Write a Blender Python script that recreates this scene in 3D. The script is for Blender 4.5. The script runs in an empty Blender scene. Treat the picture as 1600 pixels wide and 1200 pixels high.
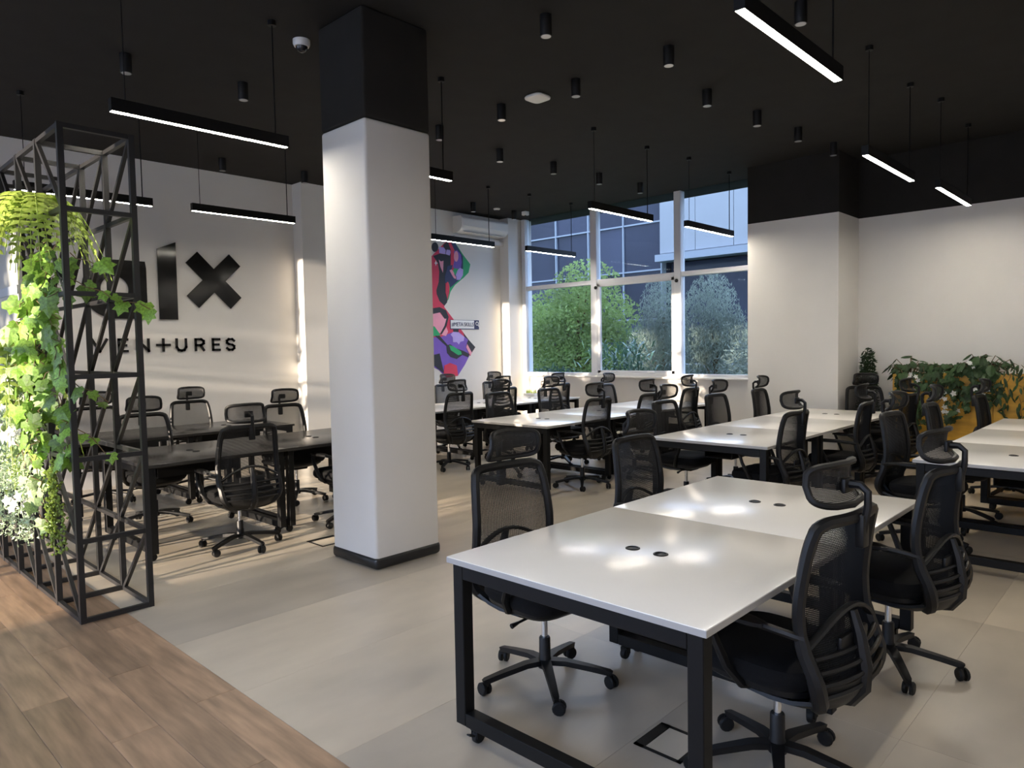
import bpy, bmesh, math, random
from mathutils import Vector, Matrix, Euler
random.seed(7)
PI = math.pi
scene = bpy.context.scene
COL = scene.collection

# ------------------------------------------------------------------ camera
cam_d = bpy.data.cameras.new('camera'); cam = bpy.data.objects.new('camera', cam_d); COL.objects.link(cam)
FPX, PITCH, ROLL, YAW, CAM_H = 1111.2, 0.0510, -0.0179, -0.0243, 1.58
a_ = PI/4 + YAW
F_ = Vector((math.cos(a_), math.sin(a_), 0)); R_ = Vector((math.sin(a_), -math.cos(a_), 0)); U_ = Vector((0, 0, 1))
F2 = F_*math.cos(PITCH) - U_*math.sin(PITCH); U2 = U_*math.cos(PITCH) + F_*math.sin(PITCH)
R3 = R_*math.cos(ROLL) + U2*math.sin(ROLL); U3 = U2*math.cos(ROLL) - R_*math.sin(ROLL)
m = Matrix.Identity(4)
for i in range(3):
    m[i][0] = R3[i]; m[i][1] = U3[i]; m[i][2] = -F2[i]
m[2][3] = CAM_H
cam.matrix_world = m
cam_d.sensor_fit = 'HORIZONTAL'; cam_d.sensor_width = 36; cam_d.lens = FPX/1600*36; cam_d.clip_start = 0.05; cam_d.clip_end = 400
scene.camera = cam

# ------------------------------------------------------------------ sky, sun, exposure
SUN_DIR = Vector((1, 0.052, -0.115)).normalized()
world = bpy.data.worlds.new('sky'); scene.world = world; world.use_nodes = True
wn = world.node_tree.nodes; wl = world.node_tree.links
wn['Background'].inputs[0].default_value = (.52, .67, 1.0, 1); wn['Background'].inputs[1].default_value = 3.1   # even pale evening sky
sun_d = bpy.data.lights.new('sun', 'SUN'); sun = bpy.data.objects.new('sun', sun_d); COL.objects.link(sun)
sun_d.energy = 8.0; sun_d.color = (1.0, 0.84, 0.66); sun_d.angle = math.radians(0.6)
sun.rotation_euler = SUN_DIR.to_track_quat('-Z', 'Y').to_euler(); sun.location = (-20, 3, 8)
LAMP_STRENGTH = 52.0
vs = scene.view_settings
vs.view_transform = 'Standard'; vs.look = 'None'; vs.gamma = 1; vs.use_curve_mapping = False; vs.exposure = 1.1
scene.cycles.max_bounces = 8; scene.cycles.diffuse_bounces = 5; scene.cycles.transparent_max_bounces = 24
scene.cycles.sample_clamp_indirect = 6.0; scene.cycles.caustics_reflective = False; scene.cycles.caustics_refractive = False
scene.cycles.use_denoising = True

# ------------------------------------------------------------------ materials
def mat(name, col, rough=0.5, metal=0.0, var=0.0, scale=8.0, spec=0.5, bump=0.0, stretch=None, rand=0.0, coat=0.0, transl=0.0):
    M = bpy.data.materials.new(name); M.use_nodes = True
    nt = M.node_tree; b = nt.nodes['Principled BSDF']; L = nt.links.new
    b.inputs['Roughness'].default_value = rough; b.inputs['Metallic'].default_value = metal
    b.inputs['Specular IOR Level'].default_value = spec; b.inputs['Coat Weight'].default_value = coat
    tc = nt.nodes.new('ShaderNodeTexCoord'); mp = nt.nodes.new('ShaderNodeMapping')
    L(tc.outputs['Object'], mp.inputs[0])
    if stretch: mp.inputs['Scale'].default_value = stretch
    nz = nt.nodes.new('ShaderNodeTexNoise'); nz.inputs['Scale'].default_value = scale; nz.inputs['Detail'].default_value = 5
    L(mp.outputs[0], nz.inputs['Vector'])
    cr = nt.nodes.new('ShaderNodeValToRGB'); L(nz.outputs[0], cr.inputs[0])
    cr.color_ramp.elements[0].position = 0.3; cr.color_ramp.elements[1].position = 0.7
    cr.color_ramp.elements[0].color = [max(0, c*(1-var)) for c in col] + [1]
    cr.color_ramp.elements[1].color = [min(1, c*(1+var)) for c in col] + [1]
    out = cr.outputs[0]
    if rand:
        oi = nt.nodes.new('ShaderNodeObjectInfo'); mr = nt.nodes.new('ShaderNodeMapRange'); L(oi.outputs['Random'], mr.inputs[0])
        mr.inputs[3].default_value = 1-rand; mr.inputs[4].default_value = 1+rand
        mx = nt.nodes.new('ShaderNodeVectorMath'); mx.operation = 'SCALE'; L(out, mx.inputs[0]); L(mr.outputs[0], mx.inputs['Scale']); out = mx.outputs[0]
        ad = nt.nodes.new('ShaderNodeVectorMath'); ad.operation = 'ADD'; sc2 = nt.nodes.new('ShaderNodeVectorMath'); sc2.operation = 'SCALE'
        cb = nt.nodes.new('ShaderNodeCombineXYZ')
        for q in range(3): L(oi.outputs['Random'], cb.inputs[q])
        sc2.inputs['Scale'].default_value = 37.0; L(cb.outputs[0], sc2.inputs[0]); L(mp.outputs[0], ad.inputs[0]); L(sc2.outputs[0], ad.inputs[1]); L(ad.outputs[0], nz.inputs['Vector'])
    L(out, b.inputs['Base Color'])
    if bump:
        bp = nt.nodes.new('ShaderNodeBump'); bp.inputs['Strength'].default_value = bump; bp.inputs['Distance'].default_value = 0.01
        L(nz.outputs[0], bp.inputs['Height']); L(bp.outputs[0], b.inputs['Normal'])
    if transl:
        tr = nt.nodes.new('ShaderNodeBsdfTranslucent'); L(out, tr.inputs[0]); ms = nt.nodes.new('ShaderNodeMixShader'); ms.inputs[0].default_value = transl
        L(b.outputs[0], ms.inputs[1]); L(tr.outputs[0], ms.inputs[2]); L(ms.outputs[0], nt.nodes['Material Output'].inputs[0])
    return M

def emis(name, col, st):
    M = bpy.data.materials.new(name); M.use_nodes = True; nt = M.node_tree
    b = nt.nodes['Principled BSDF']; b.inputs['Base Color'].default_value = (.9, .9, .9, 1)
    b.inputs['Emission Color'].default_value = (*col, 1); b.inputs['Emission Strength'].default_value = st
    return M

def mesh_fabric(name, pitch, cover, col):
    M = bpy.data.materials.new(name); M.use_nodes = True; nt = M.node_tree; L = nt.links.new
    b = nt.nodes['Principled BSDF']; b.inputs['Base Color'].default_value = (*col, 1); b.inputs['Roughness'].default_value = .6
    tc = nt.nodes.new('ShaderNodeTexCoord'); sx = nt.nodes.new('ShaderNodeSeparateXYZ'); L(tc.outputs['Object'], sx.inputs[0])
    mu = nt.nodes.new('ShaderNodeMath'); mu.operation = 'MULTIPLY'; mu.inputs[1].default_value = 1/pitch; L(sx.outputs[2], mu.inputs[0])
    fr = nt.nodes.new('ShaderNodeMath'); fr.operation = 'FRACT'; L(mu.outputs[0], fr.inputs[0])
    lt = nt.nodes.new('ShaderNodeMath'); lt.operation = 'LESS_THAN'; lt.inputs[1].default_value = cover; L(fr.outputs[0], lt.inputs[0])
    tr = nt.nodes.new('ShaderNodeBsdfTransparent'); ms = nt.nodes.new('ShaderNodeMixShader')
    L(lt.outputs[0], ms.inputs[0]); L(tr.outputs[0], ms.inputs[1]); L(b.outputs[0], ms.inputs[2]); L(ms.outputs[0], nt.nodes['Material Output'].inputs[0])
    return M

def glass_mat(name, tint, refl):
    M = bpy.data.materials.new(name); M.use_nodes = True; nt = M.node_tree; L = nt.links.new
    nt.nodes.remove(nt.nodes['Principled BSDF'])
    tr = nt.nodes.new('ShaderNodeBsdfTransparent'); tr.inputs[0].default_value = (*tint, 1)
    gl = nt.nodes.new('ShaderNodeBsdfGlossy'); gl.inputs['Roughness'].default_value = 0.0; gl.inputs[0].default_value = (1, 1, 1, 1)
    fr = nt.nodes.new('ShaderNodeLayerWeight'); fr.inputs[0].default_value = refl
    ms = nt.nodes.new('ShaderNodeMixShader'); L(fr.outputs['Fresnel'], ms.inputs[0]); L(tr.outputs[0], ms.inputs[1]); L(gl.outputs[0], ms.inputs[2])
    L(ms.outputs[0], nt.nodes['Material Output'].inputs[0])
    return M

M = {}
M['wall'] = mat('white_wall_paint', (.72, .70, .67), .75, var=.015, scale=3, bump=.02)
M['black_paint'] = mat('black_ceiling_paint', (.020, .019, .0178), .85, var=.1, scale=4, spec=.22)
M['base'] = mat('black_skirting', (.012, .012, .013), .35)
M['wood'] = mat('oak_plank', (.36, .228, .138), .42, var=.32, scale=3.2, stretch=(7, .8, 1), rand=.16, bump=.04)
M['tile'] = mat('concrete_tile', (.56, .482, .378), .33, var=.10, scale=2.2, stretch=(.8, 1.6, 1), rand=.05, bump=.01)
M['tile_dark'] = mat('concrete_tile_grey', (.465, .402, .32), .33, var=.12, scale=2.2, stretch=(.8, 1.6, 1), rand=.05, bump=.01)
M['slab'] = mat('floor_joint', (.36, .33, .28), .7)
M['desk_white'] = mat('white_desk_laminate', (.88, .845, .79), .19, var=.012, scale=3, spec=.5)
M['desk_edge'] = mat('desk_edge_band', (.40, .39, .375), .45)
M['desk_edge_black'] = mat('black_edge_band', (.02, .019, .018), .4)
M['desk_black'] = mat('black_woodgrain_laminate', (.028, .026, .025), .22, var=.5, scale=3, stretch=(1.2, 22, 1), spec=.6)
M['steel'] = mat('black_powder_coated_steel', (.005, .005, .0052), .5, spec=.22, var=.1, scale=40)
M['truss'] = mat('black_satin_steel', (.016, .016, .017), .38, var=.1, scale=40, spec=.45)
M['plastic'] = mat('black_plastic', (.006, .006, .0065), .45, spec=.32, var=.1, scale=30)
M['fabric'] = mat('black_seat_fabric', (.005, .005, .0055), .95, spec=.2, var=.35, scale=260, bump=.2)
M['mesh'] = mesh_fabric('black_mesh_fabric', .0062, .56, (.006, .006, .0065))
M['mesh_h'] = mesh_fabric('black_headrest_mesh', .0045, .82, (.006, .006, .0065))
M['rubber'] = mat('black_rubber', (.006, .006, .006), .6, spec=.3)
M['chrome'] = mat('chrome', (.75, .75, .76), .15, metal=1)
M['lamp'] = emis('led_diffuser', (1, .92, .78), LAMP_STRENGTH)
M['lens'] = mat('downlight_lens', (.55, .55, .55), .25, metal=.3)
M['white_plastic'] = mat('white_plastic', (.78, .77, .75), .35)
M['dark_glass'] = mat('dark_dome', (.015, .015, .02), .08)
M['frame'] = mat('white_aluminium_frame', (.66, .67, .70), .4)
M['glass'] = glass_mat('window_glass', (.86, .90, .92), .12)
M['sign'] = mat('black_gloss_acrylic', (.006, .006, .006), .12)
M['leaf'] = mat('ivy_leaf', (.20, .36, .055), .45, var=.4, scale=9, rand=.45, transl=.35)
M['fern'] = mat('fern_frond', (.38, .50, .10), .5, var=.35, scale=20, rand=.35, transl=.35)
M['silver'] = mat('silver_trailing_leaf', (.46, .58, .38), .5, var=.35, scale=60, rand=.2, transl=.3)
M['bead'] = mat('green_bead_leaf', (.24, .34, .05), .4, var=.3, scale=30, transl=.25)
M['petal'] = mat('white_petal', (.82, .82, .80), .5, transl=.3)
M['stem'] = mat('brown_stem', (.14, .09, .04), .7, var=.3, scale=30)
M['darkleaf'] = mat('deep_green_leaf', (.030, .07, .020), .6, var=.4, scale=9, rand=.4, transl=.2)
M['palegreen'] = mat('variegated_leaf', (.24, .34, .14), .5, var=.5, scale=12, rand=.4, transl=.2)
M['yellow'] = mat('yellow_stained_plywood', (.56, .30, .025), .5, var=.22, scale=3.5, stretch=(1, 1.2, 5))
M['soil'] = mat('dark_soil', (.03, .022, .015), .95, var=.4, scale=40)
M['board'] = mat('pale_grey_board_panel', (.30, .305, .29), .45)
M['greyband'] = mat('grey_trim', (.30, .33, .37), .4)  # grey of the strip across the pale panel

# ------------------------------------------------------------------ mesh helpers
class MB:
    def __init__(s): s.v = []; s.f = []
    def add(s, vs, fs):
        o = len(s.v); s.v += [tuple(p) for p in vs]; s.f += [tuple(i+o for i in f) for f in fs]; return s
    def box(s, c, d, rot=None):
        x, y, z = d[0]/2, d[1]/2, d[2]/2
        p = [Vector((i*x, j*y, k*z)) for i in (-1, 1) for j in (-1, 1) for k in (-1, 1)]
        if rot is not None: p = [rot @ q for q in p]
        c = Vector(c)
        return s.add([q+c for q in p], [(0,1,3,2),(4,6,7,5),(0,4,5,1),(2,3,7,6),(0,2,6,4),(1,5,7,3)])
    def bx(s, x0, x1, y0, y1, z0, z1): return s.box(((x0+x1)/2, (y0+y1)/2, (z0+z1)/2), (abs(x1-x0), abs(y1-y0), abs(z1-z0)))
    def rbox(s, c, d, r=.004, seg=2, rot=None):
        bm = bmesh.new(); bmesh.ops.create_cube(bm, size=1); bmesh.ops.scale(bm, vec=d, verts=bm.verts)
        bmesh.ops.bevel(bm, geom=bm.edges[:], offset=r, segments=seg, affect='EDGES', profile=.5)
        bm.verts.index_update(); c = Vector(c)
        vs = [(rot @ v.co if rot is not None else v.co) + c for v in bm.verts]; fs = [[v.index for v in f.verts] for f in bm.faces]; bm.free()
        return s.add(vs, fs)
    def bar(s, a, b, w, h=None):          # rectangular bar between two points
        a, b = Vector(a), Vector(b); d = b-a; q = d.to_track_quat('Z', 'Y').to_matrix()
        return s.box((a+b)/2, (w, h or w, d.length), q)
    def tube(s, pts, r, n=8, closed=False, cap=True, flat=1.0):
        pts = [Vector(p) for p in pts]; N = len(pts); rs = r if isinstance(r, (list, tuple)) else [r]*N
        vs = []; fs = []; prev = None
        for i, p in enumerate(pts):
            if closed: t = pts[(i+1) % N] - pts[i-1]
            else: t = pts[min(i+1, N-1)] - pts[max(i-1, 0)]
            t.normalize()
            if prev is None:
                ref = Vector((0, 0, 1)) if abs(t.z) < .9 else Vector((0, 1, 0)); u = t.cross(ref).normalized()
            else: u = (prev - t*prev.dot(t)).normalized()
            prev = u; w = t.cross(u)
            for k in range(n):
                an = 2*PI*k/n; vs.append(p + u*math.cos(an)*rs[i] + w*math.sin(an)*rs[i]*flat)
        for i in range(N if closed else N-1):
            j = (i+1) % N
            for k in range(n): fs.append((i*n+k, i*n+(k+1) % n, j*n+(k+1) % n, j*n+k))
        if cap and not closed: fs.append(tuple(range(n-1, -1, -1))); fs.append(tuple((N-1)*n+k for k in range(n)))
        return s.add(vs, fs)
    def lathe(s, prof, c=(0, 0, 0), n=16, axis='Z'):
        vs = []; fs = []; c = Vector(c)
        for r, z in prof:
            for k in range(n):
                an = 2*PI*k/n; p = (r*math.cos(an), r*math.sin(an), z)
                if axis == 'X': p = (z, p[0], p[1])
                if axis == 'Y': p = (p[0], z, p[1])
                vs.append(Vector(p)+c)
        N = len(prof)
        for i in range(N-1):
            for k in range(n): fs.append((i*n+k, i*n+(k+1) % n, (i+1)*n+(k+1) % n, (i+1)*n+k))
        fs.append(tuple(range(n-1, -1, -1))); fs.append(tuple((N-1)*n+k for k in range(n)))
        return s.add(vs, fs)
    def prism(s, poly, z0, z1, fn):        # poly of (u,v), fn(u,v,w)->point
        n = len(poly); vs = [fn(u, v, z0) for u, v in poly] + [fn(u, v, z1) for u, v in poly]
        fs = [tuple(range(n-1, -1, -1)), tuple(range(n, 2*n))] + [(i, (i+1) % n, n+(i+1) % n, n+i) for i in range(n)]
        return s.add(vs, fs)
    def slab(s, grid, th):                # grid rows of points -> solid sheet, thickness along -normal approx
        R_, C_ = len(grid), len(grid[0]); P = [[Vector(p) for p in r] for r in grid]; top = []; bot = []
        for i in range(R_):
            for j in range(C_):
                du = P[i][min(j+1, C_-1)] - P[i][max(j-1, 0)]; dv = P[min(i+1, R_-1)][j] - P[max(i-1, 0)][j]
                nn = du.cross(dv).normalized(); top.append(P[i][j]); bot.append(P[i][j] - nn*th)
        o = R_*C_; fs = []
        for i in range(R_-1):
            for j in range(C_-1):
                a = i*C_+j; fs.append((a, a+1, a+C_+1, a+C_)); fs.append((o+a, o+a+C_, o+a+C_+1, o+a+1))
        for i in range(R_-1):
            a = i*C_; fs.append((a, a+C_, o+a+C_, o+a)); a = i*C_+C_-1; fs.append((a, o+a, o+a+C_, a+C_))
        for j in range(C_-1):
            a = j; fs.append((a, o+a, o+a+1, a+1)); a = (R_-1)*C_+j; fs.append((a, a+1, o+a+1, o+a))
        return s.add(top+bot, fs)
    def pillow(s, a, b, rings, c=(0, 0, 0), n=32, e=5.0):
        vs = []; fs = []; c = Vector(c)
        for sc, z in rings:
            for k in range(n):
                t = 2*PI*k/n; ct, st = math.cos(t), math.sin(t)
                vs.append(c+Vector((a*sc*math.copysign(abs(ct)**(2/e), ct), b*sc*math.copysign(abs(st)**(2/e), st), z)))
        for i in range(len(rings)-1):
            for k in range(n): fs.append((i*n+k, i*n+(k+1) % n, (i+1)*n+(k+1) % n, (i+1)*n+k))
        fs.append(tuple(range(n-1, -1, -1))); fs.append(tuple((len(rings)-1)*n+k for k in range(n)))
        return s.add(vs, fs)
    def mesh(s, name, material, smooth=False):
        me = bpy.data.meshes.new(name); me.from_pydata(s.v, [], s.f); me.update()
        bm = bmesh.new(); bm.from_mesh(me); bmesh.ops.recalc_face_normals(bm, faces=bm.faces[:]); bm.to_mesh(me); bm.free()
        me.materials.append(M[material] if isinstance(material, str) else material)
        if smooth:
            for p in me.polygons: p.use_smooth = True
            try: me.set_sharp_from_angle(angle=math.radians(40))
            except Exception: pass
        return me
    def build(s, name, material, parent=None, smooth=False, loc=None, rot=None):
        return link(name, s.mesh(name, material, smooth), parent, loc, rot)

def link(name, me, parent=None, loc=None, rot=None, scale=None):
    o = bpy.data.objects.new(name, me); COL.objects.link(o)
    if parent is not None: o.parent = parent
    if loc is not None: o.location = loc
    if rot is not None: o.rotation_euler = rot
    if scale is not None: o.scale = (scale,)*3 if isinstance(scale, (int, float)) else scale
    return o
def tag(o, label, cat, group=None, kind=None):
    o['label'] = label; o['category'] = cat
    if group: o['group'] = group
    if kind: o['kind'] = kind
    return o
def thing(name, label, cat, loc=(0, 0, 0), rz=0.0, group=None):
    return tag(link(name, None, None, loc, (0, 0, rz)), label, cat, group)
def struct(o, label=None):
    o['kind'] = 'structure'
    if label: o['label'] = label
    return o
def copy_tree(o, parent=None):
    c = o.copy(); COL.objects.link(c); c.parent = parent
    for ch in list(o.children): copy_tree(ch, c)
    return c

# ------------------------------------------------------------------ room shell
HC, ZP = 3.965, 3.203               # ceiling height, top of the white paint
YW, XW, XR = 9.36, 9.93, 10.08       # logo wall, window wall, right wall
XL, YF = -3.5, -3.6                  # entry side, wall behind the camera
XB = 1.457                           # wood / concrete tile boundary

floor = struct(MB().bx(XL-.2, 10.5, YF-.2, 9.7, -.2, -.008).build('floor', 'slab'), 'oak plank and concrete tile floor of the office')
def planks():
    w, ln = .186, 1.24
    me = MB().rbox((0, 0, 0), (w-.0012, ln-.0015, .016), .0012, 1).mesh('plank', 'wood')
    i = 0; x = XB - w/2
    while x > XL:
        off = (i*0.47) % 1.0*ln; y = YF + off
        while y < 9.9:
            if y > -1.0: link('plank', me, floor, (x, min(y, 9.0), -.008 - (0 if y < 9.0 else .004)))
            y += ln
        x -= w; i += 1
    MB().bx(XL, XB, YF, -.4, -.02, -.0005).build('plank_field', 'wood', floor)
planks()
def tiles():
    ty, tx = .787, 1.574
    me = {k: MB().rbox((0, 0, 0), (tx-.0008, ty-.0008, .016), .0004, 1).mesh('tile', k) for k in ('tile', 'tile_dark')}
    r = 0; y = 3.945 - ty*9
    while y < 9.35:
        k = round((y - 3.945)/ty)                       # rows pair up: two light, two grey
        mt = 'tile' if (k % 4) in (2, 3) else 'tile_dark'
        x = XB
        while x < XR:
            x1 = min(x+tx, XR); 
            if x1 - x > .05:
                kk = mt if random.random() > .18 or k in (-1, -2, 0, 1) else ('tile' if mt == 'tile_dark' else 'tile_dark')
                link('tile', me[kk], floor, ((x+x1)/2, y+ty/2, -.008), None, ((x1-x)/tx, 1, 1))
            x += tx
        y += ty; r += 1
tiles()

struct(MB().bx(XL-.2, 10.5, YF-.2, 9.7, HC, HC+.2).build('ceiling', 'black_paint'), 'matt black ceiling')
struct(MB().bx(XL-.2, 10.5, YF-.2, 9.7, HC+.2, 22).build('upper_storeys', 'wall'), 'storeys of the building above the office')  # unseen mass added to keep low sun off the garden
struct(MB().bx(XL-.2, 10.3, 9.75, 48, -.4, 22).build('side_wing', 'wall'), 'wing of the same building beyond the lettering wall')  # added out of view so the buildings outside stay out of the sun
struct(MB().bx(XL-.2, 10.3, -30, YF-.3, -.4, 22).build('rear_wing', 'wall'), 'wing of the same building behind the viewer')  # further unseen mass added on the rear side
wl_ = struct(MB().bx(XL-.2, XW+.2, YW, YW+.25, -.01, HC).build('wall_left', 'wall'), 'white wall with the black lettering and the mural')
MB().bx(5.33, 5.80, YW-.235, YW, 0, HC).build('pilaster', 'wall', wl_)
MB().bx(9.56, XW, YW-.22, YW, 0, HC).build('pilaster', 'wall', wl_)
MB().bx(8.35, 9.56, YW-.10, YW, 3.46, 3.54).build('ledge', 'wall', wl_)
wb = struct(MB().bx(XW, XW+.22, 4.2, YW, -.01, 1.06).build('wall_back', 'wall'), 'white wall under the big window')
MB().bx(XW, XW+.22, YW-.26, YW, 1.06, HC).build('jamb', 'wall', wb)
pier = struct(MB().bx(9.336, XR+.3, 3.206, 4.40, -.01, ZP).build('wall_pier', 'wall'), 'white pier between the window and the planter')
MB().bx(9.336, XR+.3, 3.206, 4.40, ZP, HC).build('black_band', 'black_paint', pier)
wr = struct(MB().bx(XR, XR+.25, YF, 3.206, -.01, ZP).build('wall_right', 'wall'), 'white wall behind the planter')
MB().bx(XR, XR+.25, YF, 3.206, ZP, HC).build('black_band', 'black_paint', wr)
MB().bx(XR-.015, XR, YF, 3.206, 0, .09).build('skirting', 'base', wr)
struct(MB().bx(XL-.2, XR+.25, YF-.25, YF, -.01, HC).build('wall_front', 'wall'), 'white wall behind the viewer')
# entry side with tall glazing (low sun comes in here)
we = struct(MB().bx(XL-.2, XL, 4.30, 4.60, -.01, HC).build('wall_entry', 'wall'), 'white wall on the entry side with tall glazing')
MB().bx(XL-.2, XL, YF, -2.6, -.01, HC).build('return_wall', 'wall', we)
MB().bx(XL-.2, XL, -2.6, 4.30, -.01, .22).build('sill', 'wall', we)  # opening along this stretch added to let in more sky light
struct(MB().bx(-22, -12.5, -40, 3.75, -.4, 5.2).build('neighbour_block', 'wall'), 'low block across the forecourt that keeps the sun off half the glazing')  # added out of view to stop direct sun at the nearer glazing
MB().bx(XL-.2, XL, 4.60, YW, -.01, .22).build('sill', 'wall', we)
wn_ = thing('window_2', 'tall glazing on the entry side', 'window'); del wn_['category']; struct(wn_)
for y in (-2.56, -.9, .85, 2.6, 4.26, 4.63, 6.2, 7.75, 9.32): MB().bx(XL-.12, XL-.06, y-.035, y+.035, .22, HC).build('mullion', 'frame', wn_)
for z in (.25, 1.02, 2.15, 3.92): 
    MB().bx(XL-.12, XL-.06, 4.6, YW, z-.03, z+.03).build('transom', 'frame', wn_); MB().bx(XL-.12, XL-.06, -2.6, 4.3, z-.03, z+.03).build('transom', 'frame', wn_)

MB().bx(XL-.35, XL-.30, 8.78, 9.36, 2.86, HC).build('sunscreen_board', 'frame', wn_)  # unseen board added to cut the sun off the upper lettering wall
for z, h_ in ((2.70, .07), (2.50, .10), (2.27, .06), (2.12, .05), (1.94, .09), (1.70, .06), (1.50, .10)): MB().bx(XL-.35, XL-.30, 8.78, 9.36, z-h_/2, z+h_/2).build('sunscreen_fin', 'frame', wn_)  # unseen fins added to cast streaks on the lettering wall

# column
colm = struct(MB().rbox((3.248, 4.461, ZP/2), (.59, .558, ZP), .022, 3).build('column', 'wall', smooth=True), 'square white column with a black top and black skirting')
MB().rbox((3.248, 4.461, (ZP+HC)/2), (.592, .56, HC-ZP), .022, 3).build('black_top', 'black_paint', colm, True)
MB().rbox((3.248, 4.461, .046), (.612, .58, .09), .03, 3).build('skirting', 'base', colm, True)

# ------------------------------------------------------------------ the big window
win = thing('window_1', 'three bay window with white frames looking onto garden trees', 'window'); del win['category']; struct(win)
Z0, ZT, ZM = 1.075, HC, 2.68
ys = [4.40, 5.82, 7.45, 9.10]
for y, w in ((5.82, .12), (7.45, .13), (9.08, .09)): MB().rbox((XW+.03, y, (Z0+ZT)/2), (.13, w, ZT-Z0), .006, 1).build('mullion', 'frame', win)
for i in range(3):
    y0, y1 = ys[i], ys[i+1]; mid = (y0+y1)/2; w = y1-y0-.1
    MB().rbox((XW+.03, mid, ZM), (.10, w, .075), .005, 1).build('transom', 'frame', win)
    MB().rbox((XW+.03, mid, Z0+.02), (.12, w, .05), .005, 1).build('bottom_rail', 'frame', win)
    for a, b in ((Z0+.04, ZM-.03), (ZM+.03, ZT)):
        MB().bx(XW+.03, XW+.038, y0+.04, y1-.04, a, b).build('pane', 'glass', win)
sash = MB()
y0, y1 = 5.88, 7.385
sash.bx(XW-.02, XW+.03, y0, y0+.055, Z0+.04, ZM-.03).bx(XW-.02, XW+.03, y1-.055, y1, Z0+.04, ZM-.03).bx(XW-.02, XW+.03, y0, y1, Z0+.04, Z0+.09).bx(XW-.02, XW+.03, y0, y1, ZM-.085, ZM-.03)
so = sash.build('sash', 'frame', win)
for y in (6.3, 7.05): MB().tube([(XW-.02, y-.06, Z0+.06), (XW-.06, y-.06, Z0+.07), (XW-.06, y+.06, Z0+.07), (XW-.02, y+.06, Z0+.06)], .009, 6).build('handle', 'white_plastic', so)
for y in (5.85, 7.42): MB().lathe([(.028, 0), (.028, -.02), (.015, -.035)], (XW-.03, y-.02, 2.58), 12, 'X').build('latch', 'plastic', win)
MB().rbox((XW-.06, 6.7, 1.06), (.2, 4.6, .03), .006, 1).build('window_sill', 'wall', win)

# ------------------------------------------------------------------ outside
def out_mats():
    M['facade'] = mat('dark_curtain_glass', (.05, .055, .085), .15, var=.3, scale=.25, spec=.35, rand=.3)
    M['facade_line'] = mat('facade_mullion', (.34, .37, .42), .4)
    M['cladding'] = mat('pale_cladding', (.36, .37, .39), .6, var=.04, scale=.5)
    M['lawn'] = mat('garden_ground', (.07, .10, .04), .95, var=.4, scale=1.5)
    M['tree_green'] = mat('bright_tree_leaf', (.27, .36, .12), .6, var=.5, scale=1.2, transl=.35)
    M['tree_olive'] = mat('olive_tree_leaf', (.25, .29, .24), .6, var=.4, scale=1.2, transl=.3)
    M['tree_dark'] = mat('dark_shrub_leaf', (.07, .13, .08), .4, var=.5, scale=2, transl=.2)
    M['concrete'] = mat('garden_wall_concrete', (.34, .37, .42), .8, var=.1, scale=1)
out_mats()
struct(MB().bx(10.5, 60, -20, 60, -.6, -.3).build('garden_ground', 'lawn'), 'garden ground outside the window')
struct(MB().bx(-60, XL-.2, -30, 60, -.6, -.3).build('forecourt_ground', 'concrete'), 'forecourt outside the entry side')
gb = thing('glass_building', 'dark glass office building with pale mullions beyond the window', 'building', (0, 0, 0))
MB().bx(24.4, 30, 14.8, 34, -.4, 8.3).build('core', 'facade', gb)
yy = [14.8+1.76*i for i in range(11)]; zz = [-.3, .75, 2.6, 4.5, 6.35, 8.2]
pm = MB().bx(0, .3, .03, 1.73, 0, 1).mesh('glass_panel', 'facade')
for i in range(9):
    for k in range(5):
        link('glass_panel', pm, gb, (24.06+random.uniform(-.01, .01), yy[i], zz[k]+.03), (0, random.uniform(-.008, .008), random.uniform(-.012, .012)), (1, 1, zz[k+1]-zz[k]-.06))
for y in yy: MB().bx(23.98, 24.3, y-.03, y+.03, -.3, 8.3).build('mullion', 'facade_line', gb)
for z in zz: MB().bx(23.99, 24.3, 14.8, 32.4, z-.03, z+.03).build('floor_band', 'facade_line', gb)
wbld = thing('clad_building', 'pale blue grey panel clad building block beside the glass one', 'building')
MB().bx(23.8, 31, -4, 14.72, 4.95, 8.8).build('body', 'cladding', wbld)
for i in range(11):
    MB().bx(23.72, 23.8, 14.7-1.5*(i+1)+.01, 14.7-1.5*i-.01, 5.05, 8.75).build('cladding_panel', 'cladding', wbld)
MB().bx(23.4, 24, -4, 14.72, 4.72, 4.98).build('soffit_edge', 'facade_line', wbld)
MB().bx(24.6, 31, -4, 14.72, -.4, 4.75).build('recessed_glazing', 'facade', wbld)
tag(MB().rbox((19.5, 13, .35), (.3, 26, 1.3), .03, 1).build('garden_wall', 'concrete'), 'low grey wall along the garden behind the trees', 'wall')

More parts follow.
